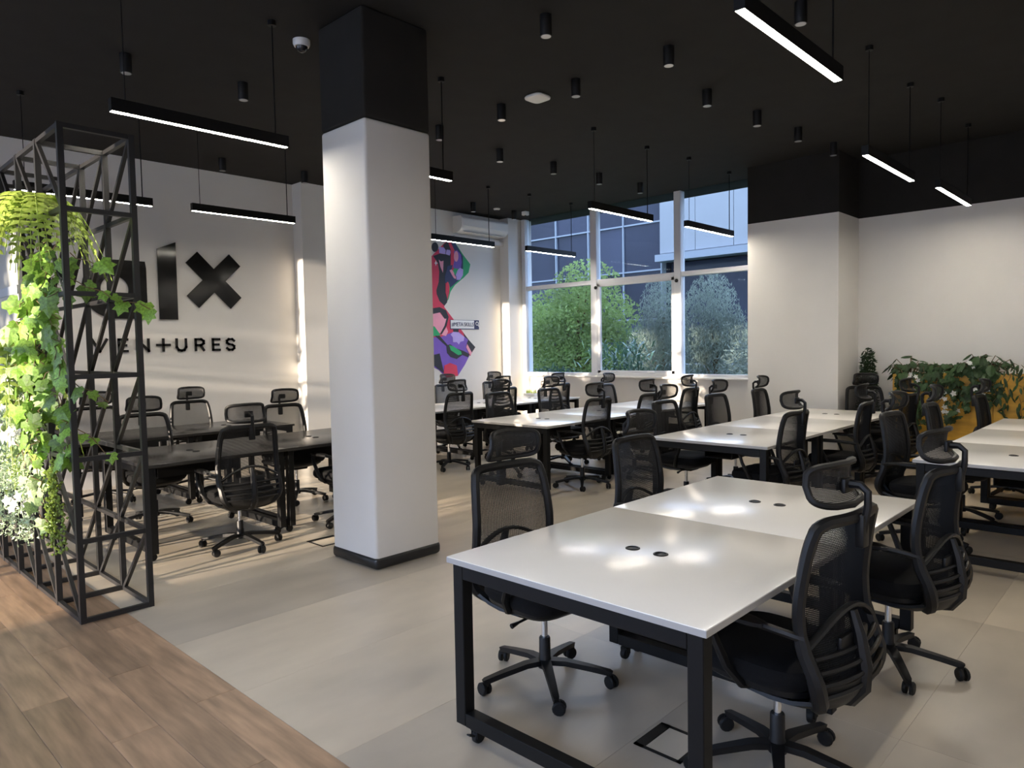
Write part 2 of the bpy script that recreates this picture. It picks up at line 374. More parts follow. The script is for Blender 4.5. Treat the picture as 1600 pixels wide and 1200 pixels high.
def leaf_cloud(blobs, n, size, seed, aspect=.5, up=0.0):
    rnd = random.Random(seed); mb = MB()
    tot = sum(b[3]*b[4]*b[5] for b in blobs)
    for (cx, cy, cz, rx, ry, rz) in blobs:
        for _ in range(int(n*rx*ry*rz/tot)):
            d = Vector((rnd.gauss(0, 1), rnd.gauss(0, 1), rnd.gauss(0, 1))).normalized()*(rnd.random()**.4)
            c = Vector((cx+d.x*rx, cy+d.y*ry, cz+d.z*rz))
            q = Euler((rnd.uniform(-1, 1)*(1-up)*2, rnd.uniform(-1, 1)*(1-up)*2, rnd.uniform(0, 6.3))).to_matrix()
            s = size*rnd.uniform(.6, 1.3)
            pts = [Vector((0, -s, 0)), Vector((s*aspect, 0, .1*s)), Vector((0, s, 0)), Vector((-s*aspect, 0, .1*s))]
            if up: pts = [Vector((p.x, p.z, p.y)) for p in pts]
            mb.add([q @ p + c for p in pts], [(0, 1, 2, 3)])
    return mb
def tree(name, label, base, blobs, n, size, m_, seed, aspect=.5, up=0.0, trunk=.07, group=None):
    t = thing(name, label, 'tree', base, 0, group); bx_, by_, bz_ = base
    bl = [(b[0]-bx_, b[1]-by_, b[2]-bz_, b[3], b[4], b[5]) for b in blobs]
    leaf_cloud(bl, n, size, seed, aspect, up).build('crown', m_, t)
    top = max(b[2] for b in bl); tr = MB().tube([(0, 0, 0), (.03, .02, top*.4), (0, -.03, top)], [trunk, trunk*.8, trunk*.3], 8)
    for b in bl[:4]: tr.tube([(.02, 0, top*.35), (b[0]*.5, b[1]*.5, (top*.35+b[2])/2), (b[0], b[1], b[2])], [trunk*.5, trunk*.35, trunk*.15], 6)
    tr.build('trunk', 'stem', t, True)
    return t
tree('garden_tree', 'bushy bright green tree outside the left window bay', (14.2, 11.2, -.3), [(14.2, 11.6, 2.2, 1.0, 1.4, 1.0), (14.2, 10.9, 3.0, .8, 1.0, .75), (14.3, 10.2, 2.0, .8, .8, .9), (14.3, 12.4, 2.0, .7, .8, .8), (14.2, 11.4, 1.1, 1.0, 1.8, .8)], 14000, .048, 'tree_green', 3, .55)
tree('olive_tree', 'grey green olive tree outside the middle window bay', (14.0, 8.6, -.3), [(14.0, 8.6, 2.2, .6, .55, 1.0), (14.0, 8.9, 1.4, .6, .7, .8), (14.0, 8.3, 1.2, .5, .5, 1.0)], 11000, .045, 'tree_olive', 4, .22, .55)
tree('olive_tree', 'grey green olive tree outside the right window bay', (13.6, 7.1, -.3), [(13.6, 7.2, 2.1, .6, .6, 1.0), (13.6, 6.7, 1.5, .5, .6, .8), (13.7, 7.4, 1.2, .6, .5, .8)], 12000, .045, 'tree_olive', 5, .22, .55)
tree('slender_tree', 'slender young tree at the far right edge of the window', (14.5, 6.3, -.3), [(14.5, 6.35, 3.1, .18, .2, .65), (14.5, 6.3, 2.4, .3, .3, .6)], 700, .06, 'tree_olive', 6, .4, .3, .03)
tree('dark_tree', 'darker green tree behind the bushy one near the glass building', (18.0, 15.0, -.3), [(18, 15, 1.6, 1.4, 1.6, 1.6), (18, 17, 1.4, 1.2, 1.5, 1.5), (18, 12.8, 1.0, 1.2, 1.6, 1.2)], 6000, .10, 'tree_dark', 8, .5)
def shrub_spiky(name, label, base, n, ln, m_, seed):
    t = thing(name, label, 'shrub', base); rnd = random.Random(seed); mb = MB()
    for i in range(n):
        az = rnd.uniform(0, 2*PI); el = rnd.uniform(.15, 1.3); L_ = ln*rnd.uniform(.6, 1); c = Vector((rnd.gauss(0, .28), rnd.gauss(0, .40), rnd.uniform(.7, 1.85)))
        d = Vector((math.cos(az)*math.cos(el), math.sin(az)*math.cos(el), math.sin(el))); s_ = d.cross(Vector((0, 0, 1))).normalized()*.022
        p1 = c+d*L_*.5; p2 = c+d*L_+Vector((0, 0, -.25*L_))
        mb.add([c-s_*.6, c+s_*.6, p1+s_, p1-s_, p2], [(0, 1, 2, 3), (3, 2, 4)])
    mb.build('leaves', m_, t)
    st = MB()
    for i in range(4): st.tube([(rnd.gauss(0, .05), rnd.gauss(0, .08), 0), (rnd.gauss(0, .15), rnd.gauss(0, .25), .9)], [.03, .02], 6)
    st.build('stems', 'stem', t)
    return t
shrub_spiky('spiky_shrub', 'dark spiky leaved shrub low behind the middle window bay', (11.6, 8.0, -.3), 460, .40, 'tree_dark', 11)
tree('low_shrub', 'low tangled shrub at the bottom of the right window bay', (12.6, 5.9, -.3), [(12.6, 5.9, 1.0, .5, .6, .7), (12.6, 5.5, 1.4, .4, .4, .6)], 3600, .05, 'tree_olive', 12, .25, .2, .03)
tree('hedge_shrub', 'dark green shrub at the foot of the left window bay', (12.8, 10.6, -.3), [(12.8, 10.8, .6, .6, 1.0, .55), (12.8, 9.4, .5, .6, .8, .5)], 3000, .05, 'tree_dark', 13, .5, 0, .03)
# unseen trees added on the forecourt, shaped to break up the low sun
FT = ['young tree on the forecourt nearest the doorway', 'young tree in the middle of the forecourt', 'young tree at the far end of the forecourt']
for k, (y, z, ry, n) in enumerate([(5.74, 3.3, .60, 800), (6.98, 3.4, .60, 800), (8.75, 2.5, .35, 90)]):
    tree('forecourt_tree', FT[k], (-7.5, y, -.3), [(-7.5, y, z, .5, ry, 2.0)], n, .13, 'tree_green', 20+k, .55, 0, .04)

# ------------------------------------------------------------------ desks
def castor_mesh():
    mb = MB().lathe([(.012, .045), (.012, .062), (.02, .062), (.02, .066)], (0, 0, 0), 10)
    mb.lathe([(.026, -.013), (.029, -.009), (.029, .009), (.026, .013)], (.012, 0, .029), 14, 'Y')
    mb.box((.008, .016, .042), (.036, .004, .034)).box((.008, -.016, .042), (.036, .004, .034)).box((.006, 0, .058), (.04, .036, .006)).box((-.028, 0, .045), (.03, .02, .005), Euler((0, .4, 0)).to_matrix())
    return mb.mesh('castor', 'rubber', True)
CASTOR = castor_mesh()
GROM = MB().lathe([(.030, -.002), (.030, .0025), (.027, .004), (.022, .004), (.021, .001)], (0, 0, 0), 20).mesh('grommet', 'plastic', True)
def desk(x0, x1, y0, y1, label, group, top='desk_white', gx=None):
    t = thing('office_desk', label, 'desk', ((x0+x1)/2, (y0+y1)/2, 0), 0, group); w, d = x1-x0, y1-y0; T = .75
    MB().rbox((0, 0, T-.0125), (w-.003, d, .025), .0025, 2).build('tabletop', top, t, True)
    eb = MB(); e_ = .0012; zc = T-.0135
    eb.box((0, -d/2, zc), (w-.003, 2*e_, .021)).box((0, d/2, zc), (w-.003, 2*e_, .021)).box((-w/2+.0015, 0, zc), (2*e_, d, .021)).box((w/2-.0015, 0, zc), (2*e_, d, .021))
    eb.build('edge_band', 'desk_edge' if top == 'desk_white' else 'desk_edge_black', t)
    lx, ly, s = w/2-.045, d/2-.045, .055
    for sx in (-1, 1):
        for sy in (-1, 1):
            MB().rbox((sx*lx, sy*ly, .395), (s, s, .655), .003, 1).build('leg', 'steel', t)
            link('castor', CASTOR, t, (sx*lx, sy*(ly-.06), 0), (0, 0, 0 if sx < 0 else PI))
        MB().rbox((sx*lx, 0, .693), (s, 2*ly-s, .055), .003, 1).build('top_rail', 'steel', t)
        MB().rbox((sx*lx, 0, .094), (s, 2*ly-s, .055), .003, 1).build('bottom_rail', 'steel', t)
    for sy in (-1, 1): MB().rbox((0, sy*.22, .695), (2*lx-s, .04, .05), .003, 1).build('beam', 'steel', t)
    MB().bx(-w*.3, w*.3, -.13, .13, .575, .58).bx(-w*.3, w*.3, -.13, -.125, .58, .67).bx(-w*.3, w*.3, .125, .13, .58, .67).build('cable_tray', 'steel', t)
    for sy in (-1, 1): link('grommet', GROM, t, (0, sy*.066, T))
    return t
W2 = 'white two sided desks in the front bench'; 
desk(1.845, 2.985, .998, 2.138, 'white desk at the front, nearest the viewer, corner towards the wood floor', W2)
desk(2.985, 4.11, .998, 2.138, 'white desk joined behind the nearest front desk, second of that pair', W2)
GB = 'white desks in the middle bench'
for i, l in enumerate(('white desk of the middle bench, end facing the viewer', 'middle white desk of the three in the bench beside the white pier', 'white desk at the far end of the bench beside the white pier')):
    desk(5.50+1.18*i, 5.50+1.18*(i+1), 2.43, 3.53, l, GB)
GC = 'white desks in the bench right of the column'
for i, l in enumerate(('white desk just right of the column with its sunlit near edge', 'middle white desk of the bench in front of the middle window bay', 'white desk at the window end of the bench before the middle window bay')):
    desk(5.61+1.18*i, 5.61+1.18*(i+1), 4.85, 6.0, l, GC)
GD = 'white desks in the bench below the mural'
for i, l in enumerate(('white desk in the bench under the mural, partly behind the column', 'middle white desk in the bench under the mural', 'white desk in the far corner by the left window bay')):
    desk(5.75+1.15*i, 5.75+1.15*(i+1), 7.22, 8.30, l, GD)
GE = 'white desks in the bench by the yellow planter'
for i, l in enumerate(('white desk at the right edge of the picture, end facing the viewer', 'second white desk from the viewer in the right edge bench', 'white desk at the right edge closest to the yellow planter')):
    desk(5.52+1.13*i, 5.52+1.13*(i+1), .25, 1.39, l, GE)
GF = 'black desks by the lettering wall'
desk(1.92, 3.06, 5.60, 6.70, 'black woodgrain desk just behind the plant frame', GF, 'desk_black')
desk(3.06, 4.20, 5.60, 6.70, 'black woodgrain desk left of the column, front row', GF, 'desk_black')
desk(1.92, 3.05, 7.45, 8.50, 'black woodgrain desk in the back row, behind the plant frame', GF, 'desk_black')
desk(3.05, 4.18, 7.45, 8.50, 'black woodgrain desk in the back row below the black cross letter', GF, 'desk_black')

# ------------------------------------------------------------------ office chairs
def interp(tab, x):
    if x <= tab[0][0]: return tab[0][1]
    for (a, va), (b, vb) in zip(tab, tab[1:]):
        if x <= b:
            t = (x-a)/(b-a); return va+(vb-va)*t
    return tab[-1][1]
PROF = [(.36, -.16), (.378, -.235), (.41, -.285), (.46, -.305), (.53, -.292), (.60, -.260), (.68, -.248), (.76, -.248), (.86, -.258), (.95, -.272), (1.01, -.285)]
HW = [(.38, .14), (.41, .192), (.46, .222), (.55, .235), (.7, .235), (.85, .226), (.95, .214), (.985, .20), (1.0, .17)]
def bp(u, z, dy=0.0):
    h = interp(HW, z); x = u*h
    return Vector((x, interp(PROF, z)+.045*(x/.235)**2+dy, z))
def smooth_loop(P):
    out = []; n = len(P)
    for i in range(n):
        a, b, c, d = P[i-1], P[i], P[(i+1) % n], P[(i+2) % n]
        out += [b, (b*9+c*9-a-d)/16]
    return out
def make_chair():
    t = link('office_chair', None)
    # backrest outline
    zs = [.40, .43, .47, .52, .58, .64, .70, .76, .82, .88, .93, .965, .985]
    right = [bp(1, z) for z in zs]; left = [bp(-1, z) for z in reversed(zs)]
    topc = [Vector((x, interp(PROF, 1.0)+.045*(x/.235)**2, 1.0)) for x in (.16, .08, 0, -.08, -.16)]
    botc = [Vector((x, interp(PROF, .375)+.045*(x/.235)**2, .375)) for x in (-.12, 0, .12)]
    pts = right+topc+left+botc
    pts = smooth_loop(pts)
    rad = [.028 if p.z < .5 else (.025 if p.z < .62 else .021) for p in pts]
    bf = MB().tube(pts, rad, 8, closed=True).build('backrest_frame', 'plastic', t, True)
    grid = [[bp(-.97+1.94*j/8, .44+.55*i/14, .004) for j in range(9)] for i in range(15)]
    g = MB()
    for i in range(14):
        for j in range(8):
            g.add([grid[i][j], grid[i][j+1], grid[i+1][j+1], grid[i+1][j]], [(0, 1, 2, 3)])
    bm_ = g.build('backrest_mesh', 'mesh', t, True)
    wf = MB(); nf = 76
    for k in range(nf):                       # upright threads give the netting its depth
        u = -.96+1.92*k/(nf-1); P = [bp(u, .44+.55*i/10, .004) for i in range(11)]
        wf.add(P+[p+Vector((0, -.0024, 0)) for p in P], [(i, i+1, 12+i, 11+i) for i in range(10)])
    wf.build('mesh_threads', 'plastic', bm_)
    arch = [bp(-.97+1.94*k/12, .60+.09*math.cos((k/12-.5)*PI), -.012) for k in range(13)]
    MB().tube(arch, .016, 8, flat=.6).build('arch_bar', 'plastic', t, True)
    MB().tube([(0, -.27, .68), (0, -.295, .60), (0, -.312, .50), (0, -.305, .43), (0, -.265, .375), (0, -.17, .352), (0, -.06, .352)], [.016, .022, .026, .03, .03, .026, .02], 8).build('spine', 'plastic', t, True)
    MB().rbox((0, -.272, .585), (.20, .018, .055), .008, 2).build('lumbar_pad', 'plastic', t, True)
    for z in (.445, .485, .525, .565):
        MB().tube([bp(-.95+1.9*k/8, z, -.014) for k in range(9)], .0095, 6, flat=1.0).build('rib', 'plastic', t, True)
    rows = []
    for (y, z, h) in ((-.300, .47, .218), (-.297, .425, .212), (-.27, .385, .205), (-.20, .362, .20), (-.10, .352, .195), (.02, .352, .18)):
        rows.append([(h*(-1+2*j/8), y+.04*(-1+2*j/8)**2*(1 if y < -.15 else .3), z+.03*(-1+2*j/8)**4) for j in range(9)])
    MB().slab(rows, .014).build('lower_shell', 'plastic', t, True)
    st = MB().pillow(.245, .235, [(.80, .415), (.93, .420), (1, .445), (1, .470), (.965, .490), (.85, .500), (.45, .497), (.05, .493)], (0, .02, 0), 36, 4.5).build('seat', 'fabric', t, True)
    MB().pillow(.225, .215, [(.55, .365), (.85, .378), (.98, .40), (1, .422)], (0, .0, 0), 28, 4).build('seat_pan', 'plastic', t, True)
    for s in (-1, 1):
        a = MB(); a.pillow(.030, .125, [(.7, .640), (1, .648), (1, .660), (.75, .668)], (s*.275, .015, 0), 20, 3)
        ao = a.build('armrest', 'plastic', t, True)
        MB().tube([(s*.278, .115, .648), (s*.285, .09, .58), (s*.27, .04, .47), (s*.225, .01, .405), (s*.16, 0, .385)], [.017, .018, .02, .022, .02], 8, flat=.7).build('armrest_post', 'plastic', ao, True)
        MB().tube([(s*.275, -.08, .652), (s*.268, -.17, .645), (s*.238, -.222, .63)], .014, 8).build('armrest_link', 'plastic', ao, True)
    MB().rbox((0, -.300, .955), (.045, .03, .11), .006, 2).build('headrest_bracket', 'plastic', t, True)
    MB().tube([(0, -.302, .95), (0, -.318, 1.04), (0, -.318, 1.085), (0, -.295, 1.105), (0, -.245, 1.105)], [.014, .013, .013, .014, .016], 8).build('headrest_stem', 'plastic', t, True)
    def hp(u, v, dy=0): x = .155*u; return Vector((x*(1-.06*(v+1)/2), -.238+.055*abs(u)**2.2-.022*v*v+.012*v+dy, 1.107+.068*v*(1-.10*u*u)))
    ring = []
    for k in range(40):
        an = 2*PI*k/40; c_, s_ = math.cos(an), math.sin(an); ring.append(hp(math.copysign(abs(c_)**.30, c_), math.copysign(abs(s_)**.30, s_)))
    hf = MB().tube(ring, .0125, 8, closed=True).build('headrest', 'plastic', t, True)
    g = MB()
    for i in range(6):
        for j in range(10):
            q = lambda a, b: hp(-.95+1.9*b/10, -.92+1.84*a/6, .002)
            g.add([q(i, j), q(i, j+1), q(i+1, j+1), q(i+1, j)], [(0, 1, 2, 3)])
    g.build('headrest_mesh', 'mesh_h', hf, True)
    MB().rbox((0, -.252, 1.10), (.07, .016, .05), .006, 2).build('headrest_clamp', 'plastic', hf, True)
    # mechanism and base
    mech = MB().rbox((0, -.02, .365), (.16, .24, .05), .012, 2).build('tilt_mechanism', 'plastic', t, True)
    MB().tube([(.06, .04, .365), (.2, .05, .355), (.245, .05, .348)], [.006, .006, .012], 6).build('lever', 'plastic', mech, True)
    MB().lathe([(.0145, .20), (.0145, .36)], (0, 0, 0), 14).build('gas_lift', 'chrome', t, True)
    MB().lathe([(.034, .075), (.036, .10), (.027, .125), (.0265, .215), (.024, .22)], (0, 0, 0), 16).build('gas_lift_sleeve', 'plastic', t, True)
    lg = MB().slab([[(-.024, .015, .115), (.024, .015, .115)], [(-.021, .10, .115), (.021, .10, .115)], [(-.017, .22, .096), (.017, .22, .096)], [(-.014, .305, .080), (.014, .305, .080)], [(-.010, .318, .074), (.010, .318, .074)]], .024).mesh('base_leg', 'plastic', True)
    cm = MB().lathe([(.007, .050), (.007, .078)], (0, 0, 0), 8)
    for s in (-1, 1): cm.lathe([(.020, s*.006), (.029, s*.007), (.030, s*.018), (.024, s*.024)], (0, .014, .030), 14, 'X')
    cm.box((0, .004, .052), (.012, .03, .016)); cm = cm.mesh('caster', 'rubber', True)
    for k in range(5):
        an = 2*PI*k/5 + .31; l = link('base_leg', lg, t, None, (0, 0, an))
        link('caster', cm, l, (0, .300, 0), (0, 0, random.uniform(0, 6)))
    return t
chair0 = make_chair(); first = [True]
def chair(x, y, deg, label, group, spin=0.0, base=0.0):
    o = chair0 if first[0] else copy_tree(chair0); first[0] = False
    o.location = (x, y, 0); o.rotation_euler = (0, 0, math.radians(deg)); tag(o, label, 'chair', group)
    if base:
        for c in o.children:
            if c.name.startswith('base_leg'): c.rotation_euler.z += base
    return o
C = 'black mesh office chairs'
CH = 'black office chair '
chair(2.47, 2.17, 174, CH+'at the near front desk, left side, facing right', C, base=.35)
chair(3.70, 2.24, 180, CH+'left of the second front desk, only its back showing', C)
chair(2.51, 1.07, -6, CH+'nearest the viewer, right side of the front desk', C, base=.2)
chair(3.70, 1.03, -6, CH+'behind the nearest chair, right side of the front bench', C, base=.3)
# middle bench
chair(6.27, 3.60, 180, CH+'on the left of the middle bench, nearest the viewer', C)
chair(7.38, 3.62, 178, CH+'on the left of the middle bench, second from the viewer', C, base=.4)
chair(8.48, 3.60, 184, CH+'standing before the white pier, left of the middle bench', C)
chair(5.90, 2.60, -2, CH+'on the right of the middle bench, nearest the viewer', C, base=.5)
chair(7.15, 2.44, 4, CH+'on the right of the middle bench, second from the viewer', C)
chair(8.50, 2.40, -3, CH+'on the right of the middle bench, by the planter', C, base=.2)
chair(9.36, 2.79, 135, CH+'turned to the viewer in the corner beside the planter', C)
# bench right of the column
chair(6.30, 4.93, 0, CH+'at the near right side of the bench beyond the column', C, base=.3)
chair(7.22, 4.85, 0, CH+'second on the right side of the bench before the middle window bay', C)
chair(8.37, 4.98, 4, CH+'before the bright sunlit patch under the right window bay', C)
chair(6.42, 6.12, 180, CH+'on the far side of the desk with the sunlit edge', C)
chair(7.36, 6.08, 180, CH+'on the far side of the bench, below the left window bay', C)
chair(8.62, 6.02, 186, CH+'alone at the far side below the middle window bay', C)
# bench under the mural
chair(6.18, 7.06, 0, CH+'just right of the column under the mural, back turned', C, base=.2)
chair(7.29, 7.31, 0, CH+'second from the column in the row under the mural, back turned', C)
chair(8.49, 7.29, 2, CH+'highest one below the left window bay, back turned', C)
chair(7.45, 8.32, 180, CH+'on the wall side right under the tip of the mural', C)
chair(8.50, 8.32, 180, CH+'on the wall side between mural and corner', C)
# right edge bench
chair(6.12, 1.45, 176, CH+'left of the right edge bench, arm over the desk end', C, base=.4)
chair(7.20, 1.42, 182, CH+'second along the left of the right edge bench', C)
chair(8.47, 1.28, 180, CH+'left of the right edge bench, against the trailing plants', C)
# black desks
chair(2.60, 5.56, -3, CH+'at the front black desk, back turned, dappled by sun', C, base=.15)
chair(3.66, 5.62, 2, CH+'half hidden behind the left edge of the column', C)
chair(2.45, 6.96, 178, CH+'between the black desk rows, just right of the plant frame', C, base=.2)
chair(3.84, 6.84, 180, CH+'between the black desk rows, close to the sunlit pilaster', C)
chair(3.49, 8.42, 180, CH+'against the lettering wall below the small letters', C)
chair(2.47, 8.42, 180, CH+'against the lettering wall, seen through the plant frame', C)

# ------------------------------------------------------------------ pendant lights
def pendant(x0, x1, y, label, z=3.08):
    t = thing('pendant_light', label, 'pendant light', ((x0+x1)/2, y, z), 0, 'black linear pendant lights'); L_ = x1-x0
    h = MB(); h.bx(-L_/2, L_/2, -.027, -.022, 0, .08).bx(-L_/2, L_/2, .022, .027, 0, .08).bx(-L_/2, L_/2, -.022, .022, .072, .08).bx(-L_/2, -L_/2+.004, -.022, .022, 0, .072).bx(L_/2-.004, L_/2, -.022, .022, 0, .072)
    h.build('housing', 'steel', t)
    MB().bx(-L_/2+.005, L_/2-.005, -.0215, .0215, .001, .012).build('diffuser', 'lamp', t)
    for s in (-1, 1):
        xr = s*(L_/2-.09)
        MB().tube([(xr, 0, .08), (xr, 0, HC-z-.03)], .0035 if s < 0 else .0055, 6).build('suspension_rod', 'steel', t)
        MB().lathe([(.03, HC-z-.035), (.03, HC-z)], (xr, 0, 0), 12).build('ceiling_cup', 'steel', t)
pendant(1.545, 2.735, 4.85, 'long lit pendant light above the plant frame end, left of the column')
pendant(3.13, 4.325, 4.83, 'pendant light half hidden behind the column, above the mural side')
pendant(6.285, 7.52, 4.77, 'pendant light hanging before the mullion between left and middle window bays')
pendant(8.17, 9.45, 4.68, 'pendant light hanging before the right window bay')
pendant(1.62, 2.80, 7.68, 'pendant light behind the plant frame bars')
pendant(3.18, 4.37, 7.64, 'pendant light above the black cross letter')
pendant(6.37, 7.58, 7.55, 'pendant light just above the mural')
pendant(8.25, 9.46, 7.50, 'pendant light before the left window bay')
pendant(3.10, 4.35, 1.50, 'big bright pendant light at the top right of the picture')
pendant(6.20, 7.55, 1.93, 'pendant light on the right, upper of the two before the black band')
pendant(8.05, 9.42, 1.83, 'pendant light on the far right, lower of the two before the black band')
pendant(0.2, 1.4, 1.50, 'pendant light above the viewer');  # unseen lamp added to brighten the front of the room
for k, x in enumerate((.6, 2.7, 4.9, 7.1)): pendant(x, x+1.2, -1.4, ['first', 'second', 'third', 'fourth'][k]+' pendant light in the row right of the picture edge')  # unseen lamps added for more warm light at the right front

def ceiling_bits():
    can = thing('ceiling_downlight', '', 'downlight')
    MB().lathe([(.042, 0), (.044, .003), (.044, .150)], (0, 0, 0), 18).build('can', 'steel', can, True)
    MB().lathe([(.036, -.001), (.038, .004)], (0, 0, 0), 18).build('lens', 'lens', can, True)
    L = [((2.1, 6.18), 'above the top of the plant frame'), ((3.046, 6.13), 'left of the column, between the plant frame and the dome camera'),
     ((4.0, 8.66), 'just above the lettering wall over the slanted letter'), ((5.07, 8.57), 'at the left edge of the column near the pilaster'),
     ((4.0, 3.41), 'nearest to the top edge right of the column'), ((5.127, 4.03), 'right of the white ceiling sensor plate'),
     ((5.116, 4.95), 'left below the white ceiling sensor plate'), ((5.106, 5.87), 'close to the right edge of the column'),
     ((6.22, 6.06), 'nearest the viewer in the row leading to the left window bay'), ((7.16, 6.01), 'second in the row leading to the left window bay'),
     ((8.08, 5.96), 'third in the row leading to the window, above the second pendant'), ((9.0, 5.90), 'right above the middle window bay'),
     ((8.13, 8.55), 'directly above the wall air conditioner'), ((9.145, 8.59), 'in the far corner between air conditioner and window'),
     ((5.118, 3.075), 'left of the big bright pendant'), ((6.23, 3.335), 'second in the row running to the black band'),
     ((7.17, 3.276), 'third in the row running to the black band'), ((8.05, 3.204), 'fourth in the row running to the black band'),
     ((8.97, 3.147), 'last in the row, against the black band of the pier'), ((5.14, 2.03), 'beside the far end of the big bright pendant')]
    for i, ((x, y), l) in enumerate(L):
        o = can if i == 0 else copy_tree(can)
        o.location = (x, y, HC-.15); tag(o, 'black cylinder downlight '+l, 'downlight', 'black cylinder downlights')
ceiling_bits()
t = thing('dome_camera', 'white dome security camera on the ceiling left of the column', 'camera', (2.964, 4.99, HC))
MB().lathe([(.065, 0), (.065, -.03), (.055, -.05)], (0, 0, 0), 20).build('housing', 'white_plastic', t, True)
MB().lathe([(.047, -.045), (.044, -.065), (.03, -.085), (.012, -.093)], (0, 0, 0), 20).build('dome', 'dark_glass', t, True)
t = thing('access_point', 'white rounded square network access point on the black ceiling', 'access point', (5.20, 4.55, HC))
MB().pillow(.105, .105, [(.92, 0), (1, -.012), (.97, -.026), (.8, -.034), (.05, -.036)], (0, 0, 0), 32, 4).build('cover', 'white_plastic', t, True)
MB().pillow(.09, .09, [(1, 0), (1, -.004)], (0, 0, .004), 24, 4).build('mount_plate', 'plastic', t)
t = thing('corner_sensor', 'small white sensor box on the ceiling by the left window bay', 'sensor', (9.34, 8.5, HC))
MB().rbox((0, 0, -.035), (.10, .10, .07), .012, 2).build('body', 'white_plastic', t, True); MB().lathe([(.02, -.07), (.012, -.082)], (0, 0, 0), 10).build('lens', 'dark_glass', t)
t = thing('smoke_detector', 'flat dark round detector on the ceiling above the air conditioner', 'detector', (8.77, 8.64, HC))
MB().lathe([(.06, 0), (.06, -.015), (.04, -.03)], (0, 0, 0), 18).build('body', 'lens', t, True); MB().lathe([(.035, -.028), (.03, -.036)], (0, 0, 0), 14).build('vent', 'steel', t)

# wall air conditioner
t = thing('air_conditioner', 'white split air conditioner high on the mural wall', 'air conditioner', (8.97, YW-.003, 3.60))
prof = [(0, 0), (-.10, .0), (-.19, .03), (-.235, .09), (-.24, .24), (-.21, .275), (0, .285)]
MB().prism([(a, b) for a, b in prof], -.575, .575, lambda u, v, w: (w, u, v)).build('body', 'white_plastic', t, True)
MB().rbox((0, -.165, .018), (.98, .10, .008), .003, 1, Euler((.35, 0, 0)).to_matrix()).build('louvre', 'white_plastic', t)
MB().rbox((0, -.243, .165), (1.10, .006, .13), .003, 1).build('front_panel', 'white_plastic', t)

# ------------------------------------------------------------------ lettering
sg = thing('wall_lettering', 'black raised logo letters and small capitals on the white wall', 'sign', (0, YW, 0))
WF = lambda u, v, w: (u, -w, v)
TH = (.012, .032)
def ring_a():
    mb = MB(); cx, cz, ro, ri = 2.935, 2.365, .352, .155; n = 40; xr = 3.298
    outer = []; inner = []
    for k in range(n):
        an = 2*PI*k/n; c_, s_ = math.cos(an), math.sin(an); inner.append((cx+ri*c_, cz+ri*s_))
        if c_ > 0:
            sx = (xr-cx)/max(c_, 1e-6); sz = ro/max(abs(s_), 1e-6); r = min(sx, sz)
        else: r = ro
        outer.append((cx+r*c_, cz+r*s_))
    vs = []; fs = []
    for w in TH:
        vs += [WF(u, v, w) for u, v in outer]; vs += [WF(u, v, w) for u, v in inner]
    for k in range(n):
        j = (k+1) % n
        fs += [(k, j, n+j, n+k), (2*n+k, 3*n+k, 3*n+j, 2*n+j), (k, 2*n+k, 2*n+j, j), (n+k, n+j, 3*n+j, 3*n+k)]
    return mb.add(vs, fs)
ring_a().build('letter_a', 'sign', sg)
MB().prism([(3.437, 2.013), (3.66, 2.013), (3.664, 2.99), (3.436, 2.89)], *TH, WF).build('letter_l', 'sign', sg)
cxx, czz, hw_, hl = 4.143, 2.532, .107, .405
def rotp(a, pts): return [(cxx+u*math.cos(a)-v*math.sin(a), czz+u*math.sin(a)+v*math.cos(a)) for u, v in pts]
xp = [(hw_, hw_), (hl, hw_), (hl, -hw_), (hw_, -hw_), (hw_, -hl), (-hw_, -hl), (-hw_, -hw_), (-hl, -hw_), (-hl, hw_), (-hw_, hw_), (-hw_, hl), (hw_, hl)]
MB().prism(rotp(PI/4, xp), *TH, WF).build('letter_x', 'sign', sg)
def stroke(mb, a, b, w=.030):
    a, b = Vector(a), Vector(b); d = (b-a).normalized()*w/2; n = Vector((-d.y, d.x)); a = a-d*.95; b = b+d*.95
    mb.prism([tuple(a+n), tuple(a-n), tuple(b-n), tuple(b+n)], .01, .024, WF)
def strokes(name, x0, x1, lines):
    mb = MB(); z0, z1 = 1.622, 1.762
    for ln in lines:
        for p, q in zip(ln, ln[1:]):
            f = lambda s: (x0+.012+(x1-x0-.024)*s[0], z0+(z1-z0)*s[1]); stroke(mb, f(p), f(q))
    mb.build(name, 'sign', sg)
E_ = [[(1, 1), (0, 1), (0, 0), (1, 0)], [(0, .5), (.85, .5)]]
strokes('letter_v', 2.655, 2.835, [[(0, 1), (.5, 0), (1, 1)]])
strokes('letter_e', 2.945, 3.06, E_)
strokes('letter_n', 3.15, 3.305, [[(0, 0), (0, 1), (1, 0), (1, 1)]])
strokes('plus_sign', 3.385, 3.555, [[(0, .5), (1, .5)], [(.5, 0), (.5, 1)]])
strokes('letter_u', 3.62, 3.76, [[(0, 1), (0, .3), (.2, .04), (.5, -.02), (.8, .04), (1, .3), (1, 1)]])
strokes('letter_r', 3.86, 3.985, [[(0, 0), (0, 1), (.7, 1), (1, .85), (1, .62), (.7, .46), (0, .46)], [(.6, .46), (1, 0)]])
strokes('letter_e', 4.085, 4.195, E_)
strokes('letter_s', 4.275, 4.395, [[(1, .86), (.75, 1), (.25, 1), (0, .86), (0, .66), (.25, .54), (.75, .46), (1, .34), (1, .14), (.75, 0), (.25, 0), (0, .14)]])

